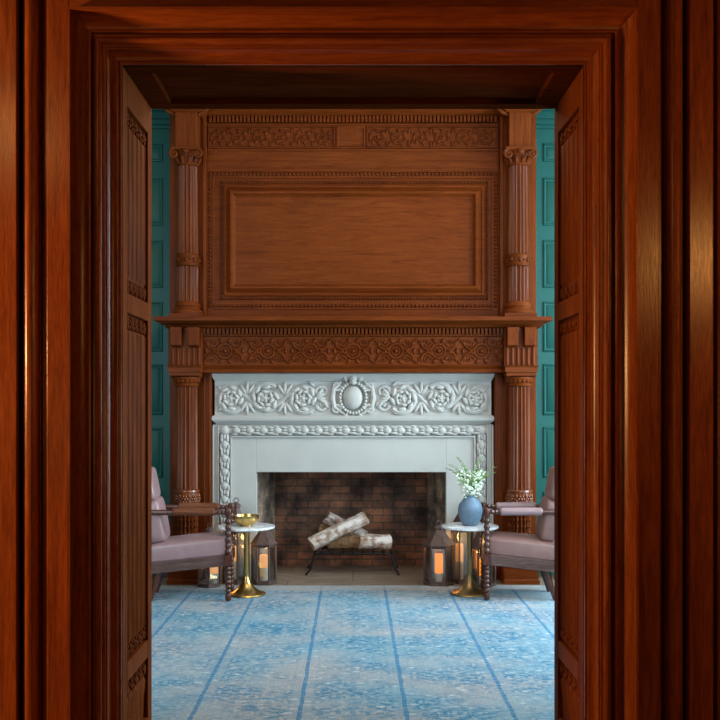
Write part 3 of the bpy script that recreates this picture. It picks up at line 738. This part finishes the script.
# ================================================================== LANTERNS AND CANDLES
def make_lantern(label, r, hb, hr, loc):
    """hexagonal; r body radius, hb body height, hr roof height"""
    e = thing('lantern', label, 'lantern', (0, 0, 0), 'metal lanterns on the hearth')
    hexp = [(r * math.cos(PI / 3 * k + PI / 6), r * math.sin(PI / 3 * k + PI / 6)) for k in range(6)]
    m = MB(); m.lathe([(r * 1.08, 0), (r * 1.08, .018), (r * 1.0, .024), (r * 1.0, .034)], seg=6); m.xform(Matrix.Rotation(PI / 6, 4, 'Z')); m.build('base', rust, e, ang=20)
    m = MB(); m.lathe([(r * 1.02, hb - .02), (r * 1.05, hb - .002), (r * 1.15, hb), (r * 1.15, hb + .006), (r * .30, hb + hr * .78), (r * .30, hb + hr * .80), (r * .38, hb + hr * .82), (r * .38, hb + hr * .90), (r * .1, hb + hr)], seg=6)
    m.xform(Matrix.Rotation(PI / 6, 4, 'Z')); rf = m.build('roof', rust, e, ang=20)
    m = MB(); rr = r * .17; zt = hb + hr - .004 + rr
    m.tube([(rr * math.cos(2 * PI * i / 20), .0, zt + rr * math.sin(2 * PI * i / 20)) for i in range(21)], .0035, 6, False); m.build('ring', rust, rf)
    for k in range(6):
        x, y = hexp[k]; x2, y2 = hexp[(k + 1) % 6]
        m = MB(); m.tube([(x, y, .03), (x, y, hb - .008)], .0085, 6); m.build('post', rust, e)
        m = MB(); q = .965
        nx, ny = (x + x2) / 2, (y + y2) / 2; nl = math.hypot(nx, ny); nx, ny = nx / nl * .003, ny / nl * .003
        A = (x * q, y * q); B = (x2 * q, y2 * q)
        m.add([(A[0], A[1], .035), (B[0], B[1], .035), (B[0], B[1], hb - .012), (A[0], A[1], hb - .012), (A[0] - nx, A[1] - ny, .035), (B[0] - nx, B[1] - ny, .035), (B[0] - nx, B[1] - ny, hb - .012), (A[0] - nx, A[1] - ny, hb - .012)],
              [(0,1,2,3),(7,6,5,4),(0,4,5,1),(1,5,6,2),(2,6,7,3),(3,7,4,0)]); m.build('pane', glass, e, smooth=False)
    e.location = loc; return e
def make_candle(label, r, h, split, loc):
    e = thing('pillar_candle', label, 'candle', (0, 0, 0), 'pillar candles in the lanterns')
    zs = h * split
    if split > 0:
        m = MB(); m.lathe([(r, 0), (r, zs)], seg=24); m.build('wax_body', wax, e)
    m = MB(); m.lathe([(r, zs), (r, h - .006), (r * .93, h), (r * .8, h - .004), (r * .4, h - .010), (.003, h - .012)], seg=24); m.build('glowing_wax', glow if split < .35 else glow_soft, e)
    m = MB(); m.tube([(0, 0, h - .014), (.001, 0, h + .004)], .0015, 6); m.build('wick', iron, e)
    e.location = loc; return e
HZ = .006
def lamp(loc, e):
    l = bpy.data.lights.new('candle_light', 'POINT'); l.color = (1, .50, .16); l.energy = e; l.shadow_soft_size = .03
    o = bpy.data.objects.new('candle_light', l); COL.objects.link(o); o.location = loc
SB = (.100, .33, .16); BG = (.114, .45, .225)
sets = [
 ('tall rusty lantern behind the brass bowl left of the fireplace', BG, (-.985, 8.095, HZ), 'candle in the tall lantern behind the brass bowl', .034, .27, .55, (-.03, 0)),
 ('short rusty lantern right of the left side table, at the left fireplace jamb', SB, (-.745, 8.03, HZ), 'white candle with glowing top in the short lantern right of the left table', .034, .21, .5, (0, 0)),
 ('short rusty lantern on the floor behind the left armchair front leg', SB, (-1.180, 7.90, HZ), 'candle in the short lantern behind the left armchair', .034, .16, .5, (.04, 0)),
 ('tall rusty lantern behind the blue vase right of the fireplace', BG, (.945, 8.105, HZ), 'tall glowing candle in the lantern behind the blue vase', .034, .29, .5, (-.05, 0)),
 ('short rusty lantern left of the right side table, in front of the right fireplace jamb', (.118, .33, .165), (.712, 7.985, HZ), 'orange glowing candle in the lantern left of the right table', .034, .225, .3, (0, 0)),
 ('short rusty lantern between the right side table stem and the right armchair', SB, (1.072, 7.915, HZ), 'candle in the lantern between the right table and right armchair', .034, .19, .3, (-.015, 0)),
]
for li, (lb, (r, hb, hr), loc, clb, cr, ch, cs, off) in enumerate(sets):
    make_lantern(lb, r, hb, hr, loc).rotation_euler.z = math.radians({0: 12, 1: 30, 2: 5, 3: 30, 4: 24, 5: 30}[li])
    make_candle(clb, cr, ch, cs, (loc[0] + off[0], loc[1] + off[1] - .02, loc[2] + .034))
    lamp((loc[0] + off[0], loc[1] - .02, loc[2] + .034 + ch + .05), .8 if li < 3 else 1.7)

# ================================================================== SIDE TABLES
def table(label, loc, bm):
    e = thing('side_table', label, 'side table', (0, 0, 0), 'round marble side tables')
    m = MB(); m.lathe([(.21, .520), (.224, .524), (.226, .532), (.224, .539), (.220, .540)], seg=64); m.build('tabletop', marble, e)
    m = MB(); m.lathe([(.022, .12), (.019, .25), (.020, .45), (.030, .50), (.06, .515), (.06, .520)], seg=32); m.build('stem', bm, e)
    m = MB(); m.lathe([(.150, 0), (.152, .006), (.146, .014), (.120, .022), (.085, .040), (.055, .070), (.034, .105), (.022, .14), (.021, .16)], seg=48); m.build('trumpet_base', bm, e)
    e.location = loc; return e
TL = (-.838, 7.54, .012); TR = (.920, 7.56, .012)
table('round white marble side table on polished brass trumpet base holding the brass bowl', TL, brass)
table('round white marble side table on antique brass trumpet base holding the blue vase', TR, old_brass)
m = MB(); m.lathe([(.045, 0), (.050, .003), (.048, .008), (.075, .018), (.095, .040), (.102, .070), (.104, .082), (.101, .083), (.097, .070), (.088, .042), (.06, .022), (.01, .016)], seg=48)
o = m.build('brass_bowl', brass); o.location = (TL[0] + .0, TL[1] - .01, .552); tag(o, 'shiny brass bowl standing on the left marble side table', 'bowl')
VX, VY, VZ = TR[0] + .003, TR[1], .552
m = MB(); m.lathe([(.050, 0), (.056, .004), (.072, .03), (.088, .07), (.096, .11), (.096, .135), (.086, .170), (.064, .198), (.050, .212), (.047, .225), (.050, .238), (.052, .240), (.046, .240), (.042, .225), (.044, .212), (.03, .20)], seg=48)
o = m.build('vase', vase_m); o.location = (VX, VY, VZ); tag(o, 'matte blue-grey round vase of white flowers on the right marble side table', 'vase')
# --- flower stems
FL = [(-0.115, -0.03, 0.410, 'flower stem drooping furthest left over the vase', 1), (-0.086, 0.03, 0.425, 'flower stem leaning left, second from the left of the bouquet', 2),
      (-0.061, -0.04, 0.475, 'tall green spike at the left of the bouquet', 0), (-0.016, 0.04, 0.395, 'short full white stem at the back middle of the bouquet', 3),
      (0.000, -0.08, 0.355, 'low white flower stem hanging over the front of the vase', 3), (0.045, -0.03, 0.405, 'full white stem right of the middle of the bouquet', 3), (0.061, 0.04, 0.475, 'tall green spike at the right of the bouquet', 0),
      (0.102, -0.04, 0.380, 'low white stem leaning right over the vase shoulder', 2), (0.115, 0.03, 0.410, 'flower stem reaching furthest right, toward the armchair', 2), (-0.061, -0.07, 0.345, 'low white stem leaning left over the front rim', 3),
      (-.060, .05, .37, 'bushy white stem at the left back of the bouquet, behind the front rim stem', 3), (.065, -.07, .36, 'bushy white stem spilling over the right front of the vase rim', 3)]
for i, (dx, dy, h, lb, bl) in enumerate(FL):
    e = thing('flower_stem', lb, 'flower', (VX, VY, VZ + .15), 'white flower stems in the blue vase')
    rnd = random.Random(40 + i)
    P0 = Vector((VX + dx * .10, VY + dy * .1, VZ + .16)); P1 = Vector((VX + dx * .16, VY + dy * .16, VZ + .25)); P2 = Vector((VX + dx, VY + dy, VZ + h))
    C_ = P1 + Vector((dx * .15, dy * .15, (h - .25) * .65))
    pts = [P0] + [P1 * (1 - t) ** 2 + C_ * 2 * t * (1 - t) + P2 * t * t for t in [k / 10 for k in range(11)]]
    m = MB(); m.tube(pts, [.003] * 6 + [.0022] * 6, 6); m.build('stem', stem_m, e)
    ml = MB(); mf = MB()
    for k in range(34):
        t = .12 + .88 * k / 21; p = P1 * (1 - t) ** 2 + C_ * 2 * t * (1 - t) + P2 * t * t
        a = k * 2.4 + i; el = rnd.uniform(.1, .8); d = Vector((math.cos(a) * math.cos(el), math.sin(a) * math.cos(el), math.sin(el)))
        L = rnd.uniform(.028, .050) * (1 - .45 * t); R = d.to_track_quat('X', 'Z').to_matrix()
        ml.ell(p + d * L * .6, (L * .6, L * .25, .0025), R)
    for k in range({0: 14, 1: 30, 2: 42, 3: 56}[bl]):
        t = .2 + .72 * rnd.random(); p = P1 * (1 - t) ** 2 + C_ * 2 * t * (1 - t) + P2 * t * t
        sp = .056 * (1 - .6 * t) + .008; q = p + Vector((rnd.uniform(-sp, sp), rnd.uniform(-sp, sp), rnd.uniform(-sp, sp)))
        s_ = rnd.uniform(.5, 1.0) * (.6 if bl == 0 else 1)
        for z in range(4):
            a = z * PI / 2 + k; mf.ell(q + Vector((math.cos(a) * .005, rnd.uniform(-.003, .003), math.sin(a) * .005)) * s_, (.006 * s_, .003, .006 * s_))
    ml.build('leaves', leaf_m, e); mf.build('blossoms', petal_m, e)

# ================================================================== ARMCHAIRS
def armchair(label, loc, rz, mirror, leather, pad_mat, bk=0):
    """local: origin on the floor under the near front leg; +X faces forward, +Y to the far side"""
    e = thing('armchair', label, 'armchair', (0, 0, 0), 'leather armchairs beside the side tables')
    W = .40; k = -1 if mirror else 1
    def fin(mb, name, mat, par=e, **kw):
        if mirror: mb.v = [(x, -y, z) for x, y, z in mb.v]; mb.f = [tuple(reversed(f)) for f in mb.f]
        return mb.build(name, mat, par, **kw)
    def spool(z0, z1, r, step):
        pr = [(r * .6, z0)]; z = z0
        n = max(1, round((z1 - z0) / step)); st = (z1 - z0) / n
        for i in range(n):
            for q in range(7):
                t = q / 6; pr.append((r * (.62 + .38 * math.sin(PI * t) ** .7), z0 + st * (i + t)))
        return pr
    for y in (0, W):
        m = MB()
        pr = [(.014, 0), (.022, .012), (.025, .035), (.020, .055)] + spool(.058, .265, .023, .035) + [(.028, .268), (.028, .275)]
        m.lathe(pr, 0, y, 20); m.box(-.029, .029, y - .029, y + .029, .272, .352)
        m.lathe(spool(.352, .625, .024, .042) + [(.019, .635), (.026, .65), (.029, .672), (.026, .694), (.015, .705)], 0, y, 20)
        fin(m, 'front_leg', dark_wood)
    for y in (.03, W - .03):
        m = MB(); m.tube([(-.525 + bk, y, .26), (-.545 + bk, y, .15), (-.590 + bk, y, .004)], [.027, .024, .017], 10); fin(m, 'rear_leg', dark_wood)
    m = MB()
    for y in (0, W):
        m.add([(-.66, y - .02, .205), (-.025, y - .02, .268), (-.025, y + .02, .268), (-.66, y + .02, .205), (-.66, y - .02, .288), (-.025, y - .02, .352), (-.025, y + .02, .352), (-.66, y + .02, .288)],
              [(0,3,2,1),(4,5,6,7),(0,1,5,4),(1,2,6,5),(2,3,7,6),(3,0,4,7)])
    m.box(-.018, .018, 0, W, .268, .352); m.box(-.66, -.62, 0, W, .199, .28); fin(m, 'seat_rail', grey_wood, bevel=.006)
    m = MB(); m.supell((-.315, W / 2, .382), (.33, W / 2 + .012, .070), .24, Matrix.Rotation(math.radians(-5.5), 3, 'Y'), .03); fin(m, 'seat_cushion', leather)
    R = Matrix.Rotation(math.radians(-11), 3, 'Y')
    m = MB(); m.supell((-.560 + bk, W / 2, .60), (.066, W / 2 - .012, .170), .34, R); fin(m, 'back_cushion', leather)
    m = MB(); m.supell((-.622 + bk, W / 2, .875), (.058, W / 2 - .012, .125), .34, R); fin(m, 'headrest_cushion', leather)
    m = MB()
    for y in (-.005, W + .005): m.tube([(-.63 + bk, y, .25), (-.65 + bk, y, .55), (-.735 + bk, y, .98)], [.024, .024, .018], 10)
    m.box(-.745 + bk, -.72 + bk, 0, W, .93, .99); m.box(-.66 + bk, -.63 + bk, 0, W, .36, .42); fin(m, 'back_frame', dark_wood)
    for y in (0, W):
        m = MB(); pts = [(0, y, .648), (-.05, y, .650), (-.11, y, .652)]; 
        m.tube([(.012, y, .672), (-.01, y, .672), (-.025, y, .672), (-.04, y, .672), (-.055, y, .672), (-.07, y, .672), (-.085, y, .672), (-.11, y, .672), (-.40, y, .675), (-.655 + bk, y, .678)], [.016, .022, .014, .021, .014, .021, .014, .022, .022, .02], 12)
        ar = fin(m, 'arm_rail', dark_wood)
        m = MB(); m.tube([(-.10, y, .675), (-.11, y, .676), (-.25, y, .678), (-.41, y, .680), (-.42, y, .679)], [.018, .030, .031, .030, .018], 16); fin(m, 'arm_pad', pad_mat, ar)
    e.location = loc; e.rotation_euler = (0, 0, rz); return e
arm_wood = wood('red_brown_arm_wood', (.07, .022, .012), (.13, .045, .022), (.20, .075, .036), 'X', rough=.35)
RA = math.radians(4)
armchair('mauve leather armchair with spool-turned legs at the left of the rug', (-.947, 7.285, .012), RA, False, leather_l, arm_wood)
armchair('dusty brown leather armchair with padded pink arms at the right of the rug', (1.02, 7.32, .012), PI - RA, True, leather_r, leather_l, .07)

# ================================================================== RUG
m = MB(); m.box(-2.75, 2.75, -1.72, 1.72, 0, .012); o = m.build('area_rug', rug_m, smooth=False); o.location = (0, 6.195, 0)
tag(o, 'large worn blue and grey patterned rug with dark blue lines', 'rug')

# ================================================================== LIGHT
def area(name, loc, tgt, sx_, sy_, e, col):
    l = bpy.data.lights.new(name, 'AREA'); l.shape = 'RECTANGLE'; l.size = sx_; l.size_y = sy_; l.energy = e; l.color = col
    o = bpy.data.objects.new(name, l); COL.objects.link(o); o.location = loc
    o.rotation_euler = (Vector(tgt) - Vector(loc)).to_track_quat('-Z', 'Y').to_euler(); return o
def point(name, loc, e, col, r=.1):
    l = bpy.data.lights.new(name, 'POINT'); l.energy = e; l.color = col; l.shadow_soft_size = r
    o = bpy.data.objects.new(name, l); COL.objects.link(o); o.location = loc; return o
DAY = (.66, .86, 1.0)
area('daylight_side', (3.66, 6.8, 2.1), (0, 6.9, 1.3), 1.8, 2.8, 390, DAY)
area('recess_fill_left', (-2.3, 4.08, 2.1), (-2.0, 8.0, 1.5), 1.4, 2.7, 85, DAY)  # added cool frontal fill set inside the blind left recess
area('recess_fill_right', (2.3, 4.08, 2.1), (2.0, 8.0, 1.5), 1.4, 2.7, 105, DAY)  # matching added fill in the right recess
point('added_warm_fill', (0, 5.4, 3.75), 70, (1.0, .62, .32), .45)  # unseen warm light added to brighten the overmantel, no fixture behind it
point('sconce_high', (-1.95, 1.9, 3.0), 22, (1.0, .46, .13), .16)
point('sconce_left', (-3.2, 3.0, 1.8), 400, (1.0, .50, .17), .15)
point('table_lamp', (-1.5, .2, 1.4), 22, (1.0, .46, .13), .14)
point('sconce_right', (1.92, 1.9, 2.3), 44, (1.0, .42, .10), .14)
w = bpy.data.worlds.new('world'); sc.world = w; w.use_nodes = True
w.node_tree.nodes['Background'].inputs[0].default_value = (.9, .75, .6, 1); w.node_tree.nodes['Background'].inputs[1].default_value = .015

# ================================================================== CAMERA
cam = bpy.data.cameras.new('camera'); co = bpy.data.objects.new('camera', cam); COL.objects.link(co)
co.location = (0, 0, 1.5); co.rotation_euler = (PI / 2, 0, 0)
cam.sensor_width = 36; cam.lens = 48; cam.shift_x = 7 / 720; cam.shift_y = 45 / 720; cam.clip_start = .05
sc.camera = co
vs_ = sc.view_settings; vs_.view_transform = 'Standard'; vs_.look = 'None'; vs_.gamma = 1; vs_.exposure = 0.14; vs_.use_curve_mapping = False
